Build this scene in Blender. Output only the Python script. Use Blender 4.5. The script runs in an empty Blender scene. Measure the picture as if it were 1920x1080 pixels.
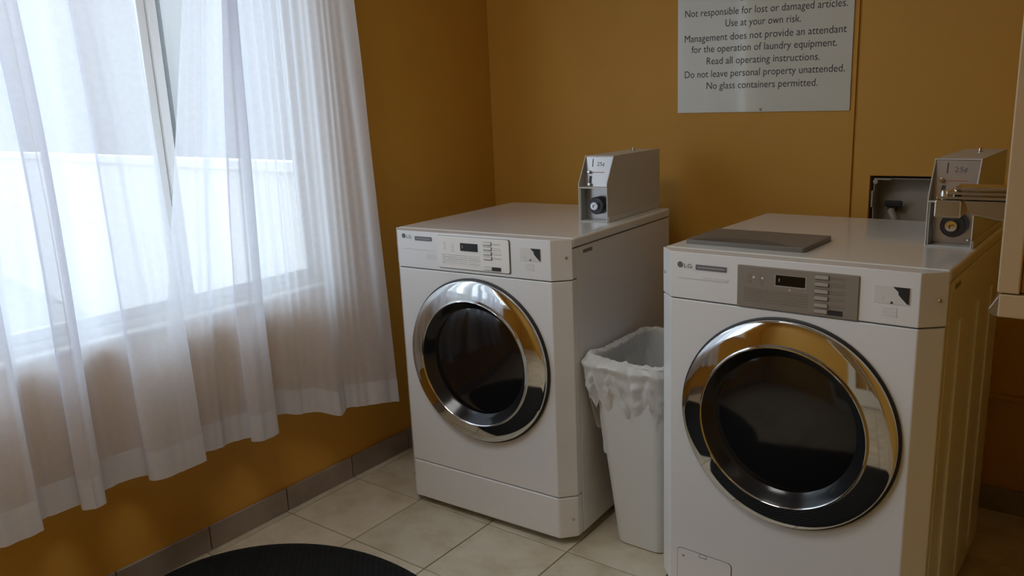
import bpy, bmesh, math, random
from mathutils import Vector, Matrix, noise
random.seed(7)
S = bpy.context.scene
COL = S.collection

# ------------------------------------------------------------------ camera
cam_d = bpy.data.cameras.new('camera')
cam = bpy.data.objects.new('camera', cam_d)
COL.objects.link(cam)
yaw, pitch, roll = 0.6496, 0.2246, -0.0434
f = Vector((-math.sin(yaw)*math.cos(pitch), math.cos(yaw)*math.cos(pitch), -math.sin(pitch)))
r0 = Vector((math.cos(yaw), math.sin(yaw), 0)); u0 = r0.cross(f)
rt = math.cos(roll)*r0 + math.sin(roll)*u0
up = -math.sin(roll)*r0 + math.cos(roll)*u0
M = Matrix((rt, up, -f)).transposed().to_4x4()
M.translation = Vector((2.2342, -2.8455, 1.3659))
cam.matrix_world = M
cam_d.sensor_width = 36.0
cam_d.lens = 1492.187*36.0/1920.0
cam_d.clip_start = 0.02
S.camera = cam

# ------------------------------------------------------------------ sky, light, exposure
SKY = 5.4
FILL = 8.8      # strength of the unseen fill panel added at the ceiling
w = bpy.data.worlds.new('sky'); S.world = w; w.use_nodes = True
bg = w.node_tree.nodes['Background']
bg.inputs['Color'].default_value = (0.76, 0.875, 1.0, 1)
bg.inputs['Strength'].default_value = SKY
S.view_settings.view_transform = 'Standard'
S.view_settings.look = 'None'
S.view_settings.exposure = 0.0
S.view_settings.gamma = 1.0
S.view_settings.use_curve_mapping = False
cy = S.cycles
cy.use_denoising = True
cy.max_bounces = 8; cy.diffuse_bounces = 4; cy.glossy_bounces = 4
cy.transmission_bounces = 4; cy.transparent_max_bounces = 12
cy.use_adaptive_sampling = True; cy.adaptive_threshold = 0.03
cy.sample_clamp_indirect = 6.0
cy.caustics_reflective = False; cy.caustics_refractive = False
# sky portal in the window opening: only guides sampling of the sky
WY0, WY1, WZ0, WZ1 = -3.45, -0.985, 0.765, 2.12      # window opening in the left wall; unseen bare left stretch added for light
pl = bpy.data.lights.new('window_portal', 'AREA'); pl.shape = 'RECTANGLE'
pl.size = WY1-WY0; pl.size_y = WZ1-WZ0; pl.cycles.is_portal = True
po = bpy.data.objects.new('window_portal', pl); COL.objects.link(po)
po.location = (-0.16, (WY0+WY1)/2, (WZ0+WZ1)/2)
po.rotation_euler = (math.radians(90), 0, math.radians(-90))

# ------------------------------------------------------------------ materials
def mat(name, col, rough=0.5, metal=0.0, spec=0.5, bump=None, var=None, coat=0.0, emit=None):
    """bump=(scale,strength,dist)  var=(scale,amount,colour2)"""
    m = bpy.data.materials.new(name); m.use_nodes = True
    nt = m.node_tree; p = nt.nodes['Principled BSDF']
    p.inputs['Base Color'].default_value = (*col, 1)
    p.inputs['Roughness'].default_value = rough
    p.inputs['Metallic'].default_value = metal
    p.inputs['Specular IOR Level'].default_value = spec
    p.inputs['Coat Weight'].default_value = coat
    p.inputs['Coat Roughness'].default_value = 0.05
    if emit:
        p.inputs['Emission Color'].default_value = (*emit[0], 1); p.inputs['Emission Strength'].default_value = emit[1]
    tc = nt.nodes.new('ShaderNodeTexCoord')
    if var:
        n = nt.nodes.new('ShaderNodeTexNoise'); n.inputs['Scale'].default_value = var[0]; n.inputs['Detail'].default_value = 5
        n.inputs['Roughness'].default_value = 0.6
        nt.links.new(tc.outputs['Object'], n.inputs['Vector'])
        rmp = nt.nodes.new('ShaderNodeValToRGB'); rmp.color_ramp.elements[0].position = 0.3; rmp.color_ramp.elements[1].position = 0.7
        rmp.color_ramp.elements[0].color = (*col, 1); rmp.color_ramp.elements[1].color = (*var[1], 1)
        nt.links.new(n.outputs['Fac'], rmp.inputs['Fac'])
        nt.links.new(rmp.outputs['Color'], p.inputs['Base Color'])
    if bump:
        n = nt.nodes.new('ShaderNodeTexNoise'); n.inputs['Scale'].default_value = bump[0]; n.inputs['Detail'].default_value = 3
        nt.links.new(tc.outputs['Object'], n.inputs['Vector'])
        b = nt.nodes.new('ShaderNodeBump'); b.inputs['Strength'].default_value = bump[1]; b.inputs['Distance'].default_value = bump[2]
        nt.links.new(n.outputs['Fac'], b.inputs['Height']); nt.links.new(b.outputs['Normal'], p.inputs['Normal'])
    return m

def sheer_mat(name, transp, transl, col):
    m = bpy.data.materials.new(name); m.use_nodes = True; nt = m.node_tree
    nt.nodes.remove(nt.nodes['Principled BSDF']); out = nt.nodes['Material Output']
    tr = nt.nodes.new('ShaderNodeBsdfTransparent'); tl = nt.nodes.new('ShaderNodeBsdfTranslucent'); df = nt.nodes.new('ShaderNodeBsdfDiffuse')
    tl.inputs['Color'].default_value = (*col, 1); df.inputs['Color'].default_value = (*col, 1)
    m1 = nt.nodes.new('ShaderNodeMixShader'); m1.inputs[0].default_value = transl
    nt.links.new(df.outputs[0], m1.inputs[1]); nt.links.new(tl.outputs[0], m1.inputs[2])
    m2 = nt.nodes.new('ShaderNodeMixShader')
    # fine weave: thread density varies a little
    tc = nt.nodes.new('ShaderNodeTexCoord'); nz = nt.nodes.new('ShaderNodeTexNoise'); nz.inputs['Scale'].default_value = 60
    nt.links.new(tc.outputs['Object'], nz.inputs['Vector'])
    mr = nt.nodes.new('ShaderNodeMapRange'); mr.inputs['To Min'].default_value = transp-0.05; mr.inputs['To Max'].default_value = transp+0.05
    nt.links.new(nz.outputs['Fac'], mr.inputs['Value'])
    # threads close up when light crosses the cloth at a slant: open share = t^(1/cos)
    ge = nt.nodes.new('ShaderNodeNewGeometry'); dt = nt.nodes.new('ShaderNodeVectorMath'); dt.operation = 'DOT_PRODUCT'
    nt.links.new(ge.outputs['Incoming'], dt.inputs[0]); nt.links.new(ge.outputs['Normal'], dt.inputs[1])
    ab = nt.nodes.new('ShaderNodeMath'); ab.operation = 'ABSOLUTE'; nt.links.new(dt.outputs['Value'], ab.inputs[0])
    mxx = nt.nodes.new('ShaderNodeMath'); mxx.operation = 'MAXIMUM'; mxx.inputs[1].default_value = 0.1; nt.links.new(ab.outputs[0], mxx.inputs[0])
    dv = nt.nodes.new('ShaderNodeMath'); dv.operation = 'DIVIDE'; dv.inputs[0].default_value = 1.0; nt.links.new(mxx.outputs[0], dv.inputs[1])
    pw = nt.nodes.new('ShaderNodeMath'); pw.operation = 'POWER'; nt.links.new(mr.outputs[0], pw.inputs[0]); nt.links.new(dv.outputs[0], pw.inputs[1])
    nt.links.new(pw.outputs[0], m2.inputs[0])
    nt.links.new(m1.outputs[0], m2.inputs[1]); nt.links.new(tr.outputs[0], m2.inputs[2])
    nt.links.new(m2.outputs[0], out.inputs['Surface'])
    return m

def pane_mat(name):
    m = bpy.data.materials.new(name); m.use_nodes = True; nt = m.node_tree
    nt.nodes.remove(nt.nodes['Principled BSDF']); out = nt.nodes['Material Output']
    tr = nt.nodes.new('ShaderNodeBsdfTransparent'); gl = nt.nodes.new('ShaderNodeBsdfGlossy'); gl.inputs['Roughness'].default_value = 0.02
    tr.inputs['Color'].default_value = (0.95, 0.97, 0.96, 1)
    # Schlick reflectance, the same from both sides of the pane
    ge = nt.nodes.new('ShaderNodeNewGeometry'); dt = nt.nodes.new('ShaderNodeVectorMath'); dt.operation = 'DOT_PRODUCT'
    nt.links.new(ge.outputs['Incoming'], dt.inputs[0]); nt.links.new(ge.outputs['Normal'], dt.inputs[1])
    def mth(op, a, b):
        n = nt.nodes.new('ShaderNodeMath'); n.operation = op
        for i, v in enumerate((a, b)):
            if v is None: continue
            if isinstance(v, (int, float)): n.inputs[i].default_value = v
            else: nt.links.new(v, n.inputs[i])
        return n.outputs[0]
    fr = mth('MULTIPLY_ADD', mth('POWER', mth('SUBTRACT', 1.0, mth('ABSOLUTE', dt.outputs['Value'], None)), 5.0), 0.96)
    fr.node.inputs[2].default_value = 0.04
    mx = nt.nodes.new('ShaderNodeMixShader')
    nt.links.new(fr, mx.inputs[0]); nt.links.new(tr.outputs[0], mx.inputs[1]); nt.links.new(gl.outputs[0], mx.inputs[2])
    nt.links.new(mx.outputs[0], out.inputs['Surface'])
    return m

def tile_mat(name, c1, c2, c3, rough, sc):
    """ceramic tile: soft clouding plus a small shift from tile to tile"""
    m = mat(name, c1, rough, spec=0.5, bump=(40, 0.06, 0.002)); nt = m.node_tree; p = nt.nodes['Principled BSDF']
    tc = [n for n in nt.nodes if n.type == 'TEX_COORD'][0]
    oi = nt.nodes.new('ShaderNodeObjectInfo')
    ad = nt.nodes.new('ShaderNodeVectorMath'); ad.operation = 'MULTIPLY_ADD'
    ad.inputs[1].default_value = (1, 1, 1)
    cmb = nt.nodes.new('ShaderNodeCombineXYZ'); ml = nt.nodes.new('ShaderNodeMath'); ml.operation = 'MULTIPLY'; ml.inputs[1].default_value = 37.0
    nt.links.new(oi.outputs['Random'], ml.inputs[0])
    nt.links.new(ml.outputs[0], cmb.inputs[0]); nt.links.new(ml.outputs[0], cmb.inputs[1])
    nt.links.new(tc.outputs['Object'], ad.inputs[0]); nt.links.new(cmb.outputs[0], ad.inputs[2])
    n = nt.nodes.new('ShaderNodeTexNoise'); n.inputs['Scale'].default_value = sc; n.inputs['Detail'].default_value = 6; n.inputs['Roughness'].default_value = 0.65
    nt.links.new(ad.outputs[0], n.inputs['Vector'])
    rp = nt.nodes.new('ShaderNodeValToRGB'); e = rp.color_ramp.elements
    e[0].position = 0.30; e[0].color = (*c1, 1); e[1].position = 0.72; e[1].color = (*c3, 1)
    k = rp.color_ramp.elements.new(0.5); k.color = (*c2, 1)
    nt.links.new(n.outputs['Fac'], rp.inputs['Fac'])
    hv = nt.nodes.new('ShaderNodeHueSaturation')
    mr = nt.nodes.new('ShaderNodeMapRange'); mr.inputs['To Min'].default_value = 0.92; mr.inputs['To Max'].default_value = 1.06
    nt.links.new(oi.outputs['Random'], mr.inputs['Value']); nt.links.new(mr.outputs[0], hv.inputs['Value'])
    nt.links.new(rp.outputs['Color'], hv.inputs['Color']); nt.links.new(hv.outputs['Color'], p.inputs['Base Color'])
    return m

def print_mat(name, ink, paper, rough, row, wid, sc=1.0):
    """rows of small unreadable print: broken bars of ink on the panel colour (local x, z)"""
    m = mat(name, paper, rough); nt = m.node_tree; p = nt.nodes['Principled BSDF']
    tc = [n for n in nt.nodes if n.type == 'TEX_COORD'][0]
    sp = nt.nodes.new('ShaderNodeSeparateXYZ'); cb = nt.nodes.new('ShaderNodeCombineXYZ')
    nt.links.new(tc.outputs['Object'], sp.inputs[0]); nt.links.new(sp.outputs['X'], cb.inputs[0]); nt.links.new(sp.outputs['Z'], cb.inputs[1])
    br = nt.nodes.new('ShaderNodeTexBrick'); br.inputs['Scale'].default_value = 1.0
    br.inputs['Row Height'].default_value = row; br.inputs['Brick Width'].default_value = wid
    br.inputs['Mortar Size'].default_value = row*0.36; br.inputs['Mortar Smooth'].default_value = 0.3
    br.inputs['Color1'].default_value = (*ink, 1); br.inputs['Color2'].default_value = (*[0.5*a+0.5*b for a, b in zip(ink, paper)], 1)
    br.inputs['Mortar'].default_value = (*paper, 1)
    nt.links.new(cb.outputs[0], br.inputs['Vector']); nt.links.new(br.outputs['Color'], p.inputs['Base Color'])
    return m

ORANGE = (0.63, 0.335, 0.052)
m_wall = mat('orange_wall_paint', ORANGE, 0.55, spec=0.35, bump=(180, 0.10, 0.002), var=(2.2, (0.58, 0.305, 0.046)))
m_ceil = mat('ceiling_paint', (0.72, 0.68, 0.60), 0.8, bump=(120, 0.2, 0.003))
m_white = mat('white_enamel', (0.80, 0.81, 0.82), 0.28, spec=0.5, coat=0.25, bump=(600, 0.02, 0.0005))
m_lid = mat('white_enamel_lid', (0.83, 0.85, 0.83), 0.14, spec=0.5, coat=0.4)
m_core = mat('dark_gap', (0.10, 0.10, 0.10), 0.7)
m_chrome = mat('chrome', (0.66, 0.655, 0.64), 0.05, metal=1.0)
m_chrome2 = mat('worn_chrome', (0.55, 0.52, 0.46), 0.18, metal=1.0, bump=(90, 0.05, 0.001))
m_black = mat('black_rubber', (0.012, 0.012, 0.013), 0.45)
m_glass = mat('dark_door_glass', (0.008, 0.008, 0.009), 0.08, spec=0.62)
m_bowl = mat('dark_bowl_wall', (0.014, 0.015, 0.018), 0.16, spec=0.4)
m_disp = mat('display_black', (0.006, 0.007, 0.007), 0.12)
m_panel1 = mat('panel_white', (0.86, 0.85, 0.83), 0.35)
m_panel2 = mat('panel_taupe', (0.27, 0.235, 0.20), 0.35, spec=0.5)
m_btn1 = mat('button_white', (0.80, 0.80, 0.79), 0.4)
m_btn2 = mat('button_taupe', (0.42, 0.38, 0.33), 0.35)
m_ink = mat('grey_ink', (0.13, 0.13, 0.14), 0.5)
m_inkd = mat('dark_ink', (0.02, 0.02, 0.022), 0.5)
m_inkl = mat('faint_ink', (0.60, 0.60, 0.60), 0.4)
m_red = mat('red_ink', (0.45, 0.12, 0.09), 0.5)
m_stick = mat('sticker_pale', (0.72, 0.72, 0.71), 0.4)
m_print1 = print_mat('print_on_white', (0.42, 0.42, 0.42), (0.86, 0.85, 0.83), 0.35, 0.0062, 0.085)
m_print2 = print_mat('print_on_taupe', (0.20, 0.165, 0.135), (0.25, 0.215, 0.18), 0.35, 0.0062, 0.085)
m_print3 = print_mat('print_faint', (0.66, 0.66, 0.66), (0.76, 0.765, 0.77), 0.4, 0.0075, 0.03)
m_box = mat('coin_box_paint', (0.62, 0.62, 0.60), 0.32, spec=0.5)
m_boxin = mat('coin_box_inside', (0.50, 0.53, 0.53), 0.4)
m_plate = mat('coin_plate', (0.46, 0.44, 0.43), 0.26, metal=0.8)
m_lock = mat('lock_dark', (0.05, 0.052, 0.058), 0.28, metal=0.6)
m_lidgrey = mat('dispenser_grey', (0.16, 0.145, 0.125), 0.38, spec=0.5)
m_sign = mat('sign_enamel', (0.64, 0.66, 0.60), 0.30, spec=0.5, coat=0.6)
m_binw = mat('bin_plastic', (0.72, 0.73, 0.71), 0.42)
m_vend = mat('vending_cream', (0.56, 0.45, 0.29), 0.4)
m_vend2 = mat('vending_tan', (0.55, 0.38, 0.16), 0.35)
m_frame = mat('window_white', (0.82, 0.82, 0.80), 0.45)
m_sill = mat('sill_white', (0.80, 0.78, 0.72), 0.4)
m_pane = pane_mat('clear_pane')
m_sheer = sheer_mat('sheer_voile', 0.23, 0.46, (0.90, 0.92, 1.0))
m_hem = sheer_mat('sheer_hem', 0.12, 0.35, (0.88, 0.90, 0.97))
m_bag = sheer_mat('thin_bag_plastic', 0.30, 0.30, (0.95, 0.96, 0.95))
m_tile = tile_mat('floor_tile', (0.50, 0.42, 0.295), (0.62, 0.555, 0.425), (0.70, 0.65, 0.53), 0.32, 7.0)
m_grout = mat('grout', (0.20, 0.165, 0.12), 0.85, bump=(200, 0.3, 0.002))
m_base = tile_mat('base_tile', (0.24, 0.195, 0.165), (0.29, 0.24, 0.205), (0.33, 0.275, 0.24), 0.38, 7)
m_door = mat('door_white', (0.80, 0.77, 0.68), 0.4)
m_brass = mat('brass', (0.6, 0.42, 0.16), 0.25, metal=1.0)
m_fence = mat('fence_white', (0.88, 0.87, 0.86), 0.6, var=(3, (0.82, 0.82, 0.82)))
m_bldg = mat('render_grey', (0.22, 0.21, 0.21), 0.8, var=(1.2, (0.20, 0.195, 0.195)))
m_ground = mat('concrete', (0.45, 0.44, 0.42), 0.85, var=(2, (0.38, 0.37, 0.36)))
m_pipe = mat('dark_pipe', (0.03, 0.03, 0.03), 0.5)
m_fill = mat('fill_diffuser', (0.9, 0.9, 0.88), 0.6, emit=((1.0, 0.975, 0.95), FILL))
# ribbed black mat
m_mat = mat('black_mat_rubber', (0.010, 0.0125, 0.0135), 0.8, spec=0.25)
_nt = m_mat.node_tree; _tc = [n for n in _nt.nodes if n.type == 'TEX_COORD'][0]
_wv = _nt.nodes.new('ShaderNodeTexWave'); _wv.wave_type = 'BANDS'; _wv.bands_direction = 'DIAGONAL'
_wv.inputs['Scale'].default_value = 26; _wv.inputs['Distortion'].default_value = 0.6
_nt.links.new(_tc.outputs['Object'], _wv.inputs['Vector'])
_b = _nt.nodes.new('ShaderNodeBump'); _b.inputs['Strength'].default_value = 0.8; _b.inputs['Distance'].default_value = 0.004
_nt.links.new(_wv.outputs['Fac'], _b.inputs['Height']); _nt.links.new(_b.outputs['Normal'], _nt.nodes['Principled BSDF'].inputs['Normal'])

# ------------------------------------------------------------------ mesh helpers
def box(bm, x0, x1, y0, y1, z0, z1):
    v = [bm.verts.new((x, y, z)) for z in (z0, z1) for y in (y0, y1) for x in (x0, x1)]
    for q in ((0,2,3,1), (4,5,7,6), (0,1,5,4), (2,6,7,3), (0,4,6,2), (1,3,7,5)):
        bm.faces.new([v[i] for i in q])
    return v
def prism(bm, poly, a0, a1, axis='z'):
    """poly of 2-D points extruded along an axis: z (x,y), y (x,z), x (y,z)"""
    def P(p, a):
        return {'z': (p[0], p[1], a), 'y': (p[0], a, p[1]), 'x': (a, p[0], p[1])}[axis]
    A = [bm.verts.new(P(p, a0)) for p in poly]; B = [bm.verts.new(P(p, a1)) for p in poly]
    n = len(poly); bm.faces.new(A); bm.faces.new(B[::-1])
    for i in range(n): bm.faces.new((A[i], B[i], B[(i+1) % n], A[(i+1) % n]))
def lathe(bm, prof, c, axis='y', seg=96, close=False):
    """prof of (r, a): a is the absolute coordinate along the axis; c the two other coordinates"""
    rings = []
    for (r, a) in prof:
        ring = []
        if r < 1e-6:
            p = {'y': (c[0], a, c[1]), 'z': (c[0], c[1], a), 'x': (a, c[0], c[1])}[axis]
            ring = [bm.verts.new(p)]
        else:
            for k in range(seg):
                t = 2*math.pi*k/seg; d, e = r*math.cos(t), r*math.sin(t)
                p = {'y': (c[0]+d, a, c[1]+e), 'z': (c[0]+d, c[1]+e, a), 'x': (a, c[0]+d, c[1]+e)}[axis]
                ring.append(bm.verts.new(p))
        rings.append(ring)
    pr = list(zip(rings, rings[1:]))
    if close: pr.append((rings[-1], rings[0]))
    for A, B in pr:
        for k in range(seg):
            k2 = (k+1) % seg
            if len(A) == 1 and len(B) == 1: continue
            if len(A) == 1: bm.faces.new((A[0], B[k], B[k2]))
            elif len(B) == 1: bm.faces.new((A[k], A[k2], B[0]))
            else: bm.faces.new((A[k], A[k2], B[k2], B[k]))
def tube(bm, pts, r, seg=10, caps=True):
    pts = [Vector(p) for p in pts]; rings = []
    for i, p in enumerate(pts):
        t = (pts[min(i+1, len(pts)-1)] - pts[max(i-1, 0)]).normalized()
        a = t.cross(Vector((0, 0, 1)) if abs(t.z) < 0.9 else Vector((1, 0, 0))).normalized(); b = t.cross(a)
        rings.append([bm.verts.new(p + r*(math.cos(2*math.pi*k/seg)*a + math.sin(2*math.pi*k/seg)*b)) for k in range(seg)])
    for A, B in zip(rings, rings[1:]):
        for k in range(seg): bm.faces.new((A[k], A[(k+1) % seg], B[(k+1) % seg], B[k]))
    if caps: bm.faces.new(rings[0][::-1]); bm.faces.new(rings[-1])
def rrect(x0, x1, y0, y1, r, n=6):
    out = []
    for cx, cy_, a in ((x1-r, y1-r, 0), (x0+r, y1-r, 90), (x0+r, y0+r, 180), (x1-r, y0+r, 270)):
        for k in range(n+1):
            t = math.radians(a+90*k/n); out.append((cx+r*math.cos(t), cy_+r*math.sin(t)))
    return out
def mesh_of(name, bm, smooth=None):
    bmesh.ops.recalc_face_normals(bm, faces=bm.faces)
    me = bpy.data.meshes.new(name); bm.to_mesh(me); bm.free()
    if smooth is not None:
        for p in me.polygons: p.use_smooth = True
        if smooth < 180: me.set_sharp_from_angle(angle=math.radians(smooth))
    return me
def obj(name, bm, m, parent=None, bevel=0, seg=3, smooth=None):
    me = mesh_of(name, bm, 35 if (bevel and smooth is None) else smooth) if isinstance(bm, bmesh.types.BMesh) else bm
    if m is not None and not me.materials: me.materials.append(m)
    o = bpy.data.objects.new(name, me); COL.objects.link(o)
    if parent: o.parent = parent
    if bevel:
        b = o.modifiers.new('bevel', 'BEVEL'); b.width = bevel; b.segments = seg; b.limit_method = 'ANGLE'; b.angle_limit = math.radians(30)
        b.harden_normals = True
    return o
def part(name, m, parent, fn, *a, bevel=0, smooth=None, seg=3, **k):
    bm = bmesh.new(); fn(bm, *a, **k); return obj(name, bm, m, parent, bevel=bevel, smooth=smooth, seg=seg)
def tag(o, label, cat, group=None):
    o['label'] = label; o['category'] = cat
    if group: o['group'] = group
    return o
def struct(o): o['kind'] = 'structure'; return o
def empty(name, loc=(0, 0, 0), rz=0):
    o = bpy.data.objects.new(name, None); COL.objects.link(o); o.location = loc; o.rotation_euler = (0, 0, rz)
    o.empty_display_size = 0.1; return o
_fc = 0
def text_mesh(s, size):
    """flat lettering in the x-z plane, facing -y, left edge and baseline at the origin; returns mesh and width"""
    global _fc; _fc += 1
    cu = bpy.data.curves.new('text_curve', 'FONT'); cu.body = s; cu.size = size; cu.resolution_u = 3
    t = bpy.data.objects.new('text_tmp', cu); COL.objects.link(t)
    dg = bpy.context.evaluated_depsgraph_get(); dg.update()
    me = bpy.data.meshes.new_from_object(t.evaluated_get(dg)); bpy.data.objects.remove(t); bpy.data.curves.remove(cu)
    xs = [v.co.x for v in me.vertices]; x0, x1 = min(xs), max(xs)
    for v in me.vertices: v.co = Vector((v.co.x-x0, 0, v.co.y))
    me.materials.clear()
    return me, x1-x0
def wall_grid(bm, axis, at, thick, us, zs, holes):
    """wall slab with rectangular openings; axis 'x': plane x=at, u=y; axis 'y': plane y=at, u=x; thickness goes to at+thick"""
    us = sorted(set(us)); zs = sorted(set(zs)); V = {}
    def P(u, z, a): return (a, u, z) if axis == 'x' else (u, a, z)
    def vert(i, j, s):
        if (i, j, s) not in V: V[(i, j, s)] = bm.verts.new(P(us[i], zs[j], at if s == 0 else at+thick))
        return V[(i, j, s)]
    def solid(i, j):
        if not (0 <= i < len(us)-1 and 0 <= j < len(zs)-1): return False
        uc, zc = (us[i]+us[i+1])/2, (zs[j]+zs[j+1])/2
        return not any(h[0] < uc < h[1] and h[2] < zc < h[3] for h in holes)
    for i in range(len(us)-1):
        for j in range(len(zs)-1):
            if not solid(i, j): continue
            for s in (0, 1): bm.faces.new((vert(i, j, s), vert(i+1, j, s), vert(i+1, j+1, s), vert(i, j+1, s)))
            for (di, dj, a, b) in ((-1, 0, (i, j), (i, j+1)), (1, 0, (i+1, j), (i+1, j+1)), (0, -1, (i, j), (i+1, j)), (0, 1, (i, j+1), (i+1, j+1))):
                if not solid(i+di, j+dj): bm.faces.new((vert(*a, 0), vert(*b, 0), vert(*b, 1), vert(*a, 1)))

# ------------------------------------------------------------------ the room
RX, RY, RZ = 2.40, -4.05, 2.50
o = struct(part('floor', m_grout, None, box, -0.15, RX+0.1, RY-0.1, 0.1, -0.12, -0.003)); floor = o
TS, OX, OY, G = 0.3155, 0.0393, -1.2919, 0.004
def cuts(lo, hi, off):
    c = [lo]; k = math.ceil((lo-off)/TS+1e-6)
    while off+k*TS < hi-1e-6: c.append(off+k*TS); k += 1
    return c+[hi]
cx_, cy_ = cuts(0.0, RX, OX), cuts(RY, 0.0, OY)
tile_cache = {}
def tile_mesh(wd, dp):
    key = (round(wd, 4), round(dp, 4))
    if key not in tile_cache:
        bm = bmesh.new(); b = 0.0012
        a0 = [(-wd/2, -dp/2), (wd/2, -dp/2), (wd/2, dp/2), (-wd/2, dp/2)]
        lo = [bm.verts.new((x, y, -0.006)) for x, y in a0]; mi = [bm.verts.new((x, y, -b)) for x, y in a0]
        hi = [bm.verts.new((x-math.copysign(b, x), y-math.copysign(b, y), 0)) for x, y in a0]
        for A, B in ((lo, mi), (mi, hi)):
            for k in range(4): bm.faces.new((A[k], A[(k+1) % 4], B[(k+1) % 4], B[k]))
        bm.faces.new(hi); me = mesh_of('tile', bm); me.materials.append(m_tile); tile_cache[key] = me
    return tile_cache[key]
for i in range(len(cx_)-1):
    for j in range(len(cy_)-1):
        wd, dp = cx_[i+1]-cx_[i]-G, cy_[j+1]-cy_[j]-G
        if wd < 0.006 or dp < 0.006: continue
        t = bpy.data.objects.new('tile', tile_mesh(wd, dp)); COL.objects.link(t); t.parent = floor
        t.location = ((cx_[i]+cx_[i+1])/2, (cy_[j]+cy_[j+1])/2, random.uniform(-0.0004, 0.0003))

struct(part('ceiling', m_ceil, None, box, -0.15, RX+0.1, RY-0.1, 0.1, RZ, RZ+0.1))
bm = bmesh.new(); wall_grid(bm, 'x', 0.0, -0.15, [RY-0.1, WY0, WY1, 0.1], [-0.1, WZ0, WZ1, RZ], [(WY0, WY1, WZ0, WZ1)])
struct(obj('wall_left', bm, m_wall))
HX0, HX1, HZ0, HZ1 = 1.590, 1.800, 0.905, 1.089      # hole of the valve box in the back wall
bm = bmesh.new(); wall_grid(bm, 'y', 0.008, 0.12, [0.0, HX0, HX1, RX], [-0.1, HZ0, HZ1, RZ], [(HX0, HX1, HZ0, HZ1)])
wall_back = struct(obj('wall_back', bm, m_wall))
SEAM = 1.5335
part('panel', m_wall, wall_back, box, 0.0, SEAM-0.0035, 0.0, 0.008, 0.0, RZ, bevel=0.002, seg=2)
bm = bmesh.new(); wall_grid(bm, 'y', 0.0, 0.008, [SEAM+0.0035, HX0, HX1, RX], [0.0, HZ0, HZ1, RZ], [(HX0, HX1, HZ0, HZ1)])
obj('panel', bm, m_wall, wall_back, bevel=0.002, seg=2)
struct(part('wall_right', m_wall, None, box, RX, RX+0.1, RY-0.1, 0.1, -0.1, RZ))
struct(part('wall_front', m_wall, None, box, 0.0, RX, RY-0.1, RY, -0.1, RZ))
struct(part('trim_1', m_wall, None, box, 1.75, RX-0.002, -0.012, -0.001, 0.384, 0.400, bevel=0.003))

# tiled skirting, piece by piece
def skirting(name, along, lo, hi, off, step, place):
    root = None
    c = [lo]; k = math.ceil((lo-off)/step+1e-6)
    while off+k*step < hi-1e-6: c.append(off+k*step); k += 1
    c.append(hi)
    bm = bmesh.new()
    if along == 'y': box(bm, 0.0005, 0.004, lo, hi, 0.001, 0.080)
    else: box(bm, lo, hi, -0.004, -0.0005, 0.001, 0.080)
    root = struct(obj(name, bm, m_grout))
    for a, b in zip(c, c[1:]):
        if b-a < 0.02: continue
        bm = bmesh.new()
        if along == 'y': box(bm, 0.002, 0.012, a+0.0018, b-0.0018, 0.0, 0.083)
        else: box(bm, a+0.0018, b-0.0018, -0.012, -0.002, 0.0, 0.083)
        obj('tile', bm, m_base, root, bevel=0.002, seg=2)
skirting('baseboard_left', 'y', RY, -0.012, -1.2845, 0.3060, None)
skirting('baseboard_back', 'x', 0.012, RX, 0.30, 0.306, None)

# ------------------------------------------------------------------ window
win = struct(empty('window_1', (0, 0, 0)))
XF0, XF1 = -0.083, -0.035
FW = 0.038
bm = bmesh.new(); wall_grid(bm, 'x', XF1, XF0-XF1, [WY0+.001, WY0+FW, WY1-FW, WY1-.001], [WZ0+.001, WZ0+FW-0.005, WZ1-FW, WZ1-.001], [(WY0+FW, WY1-FW, WZ0+FW-0.005, WZ1-FW)])
fr = obj('window_frame', bm, m_frame, win, bevel=0.004)
MID = -1.525
for k, (a, b, xo) in enumerate(((WY0+FW, -2.28, 0), (-2.28, MID, 0.012), (MID, WY1-FW, 0))):  # leftmost sash runs on into the unseen stretch added for more daylight
    s = 0.027
    bm = bmesh.new(); wall_grid(bm, 'x', XF1-0.010-xo, -0.028, [a+.001, a+s, b-s, b-.001], [WZ0+FW-0.004, WZ0+FW+s, WZ1-FW-s, WZ1-FW-.001], [(a+s, b-s, WZ0+FW+s, WZ1-FW-s)])
    sash = obj('sash', bm, m_frame, win, bevel=0.003)
    part('pane', m_pane, sash, box, XF1-0.026-xo, XF1-0.022-xo, a+s-.003, b-s+.003, WZ0+FW+s-.003, WZ1-FW-s+.003)
part('window_sill', m_sill, win, box, -0.034, 0.022, WY0-0.03+0.031, WY1-0.001, WZ0-0.0, WZ0+0.012, bevel=0.004)

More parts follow.
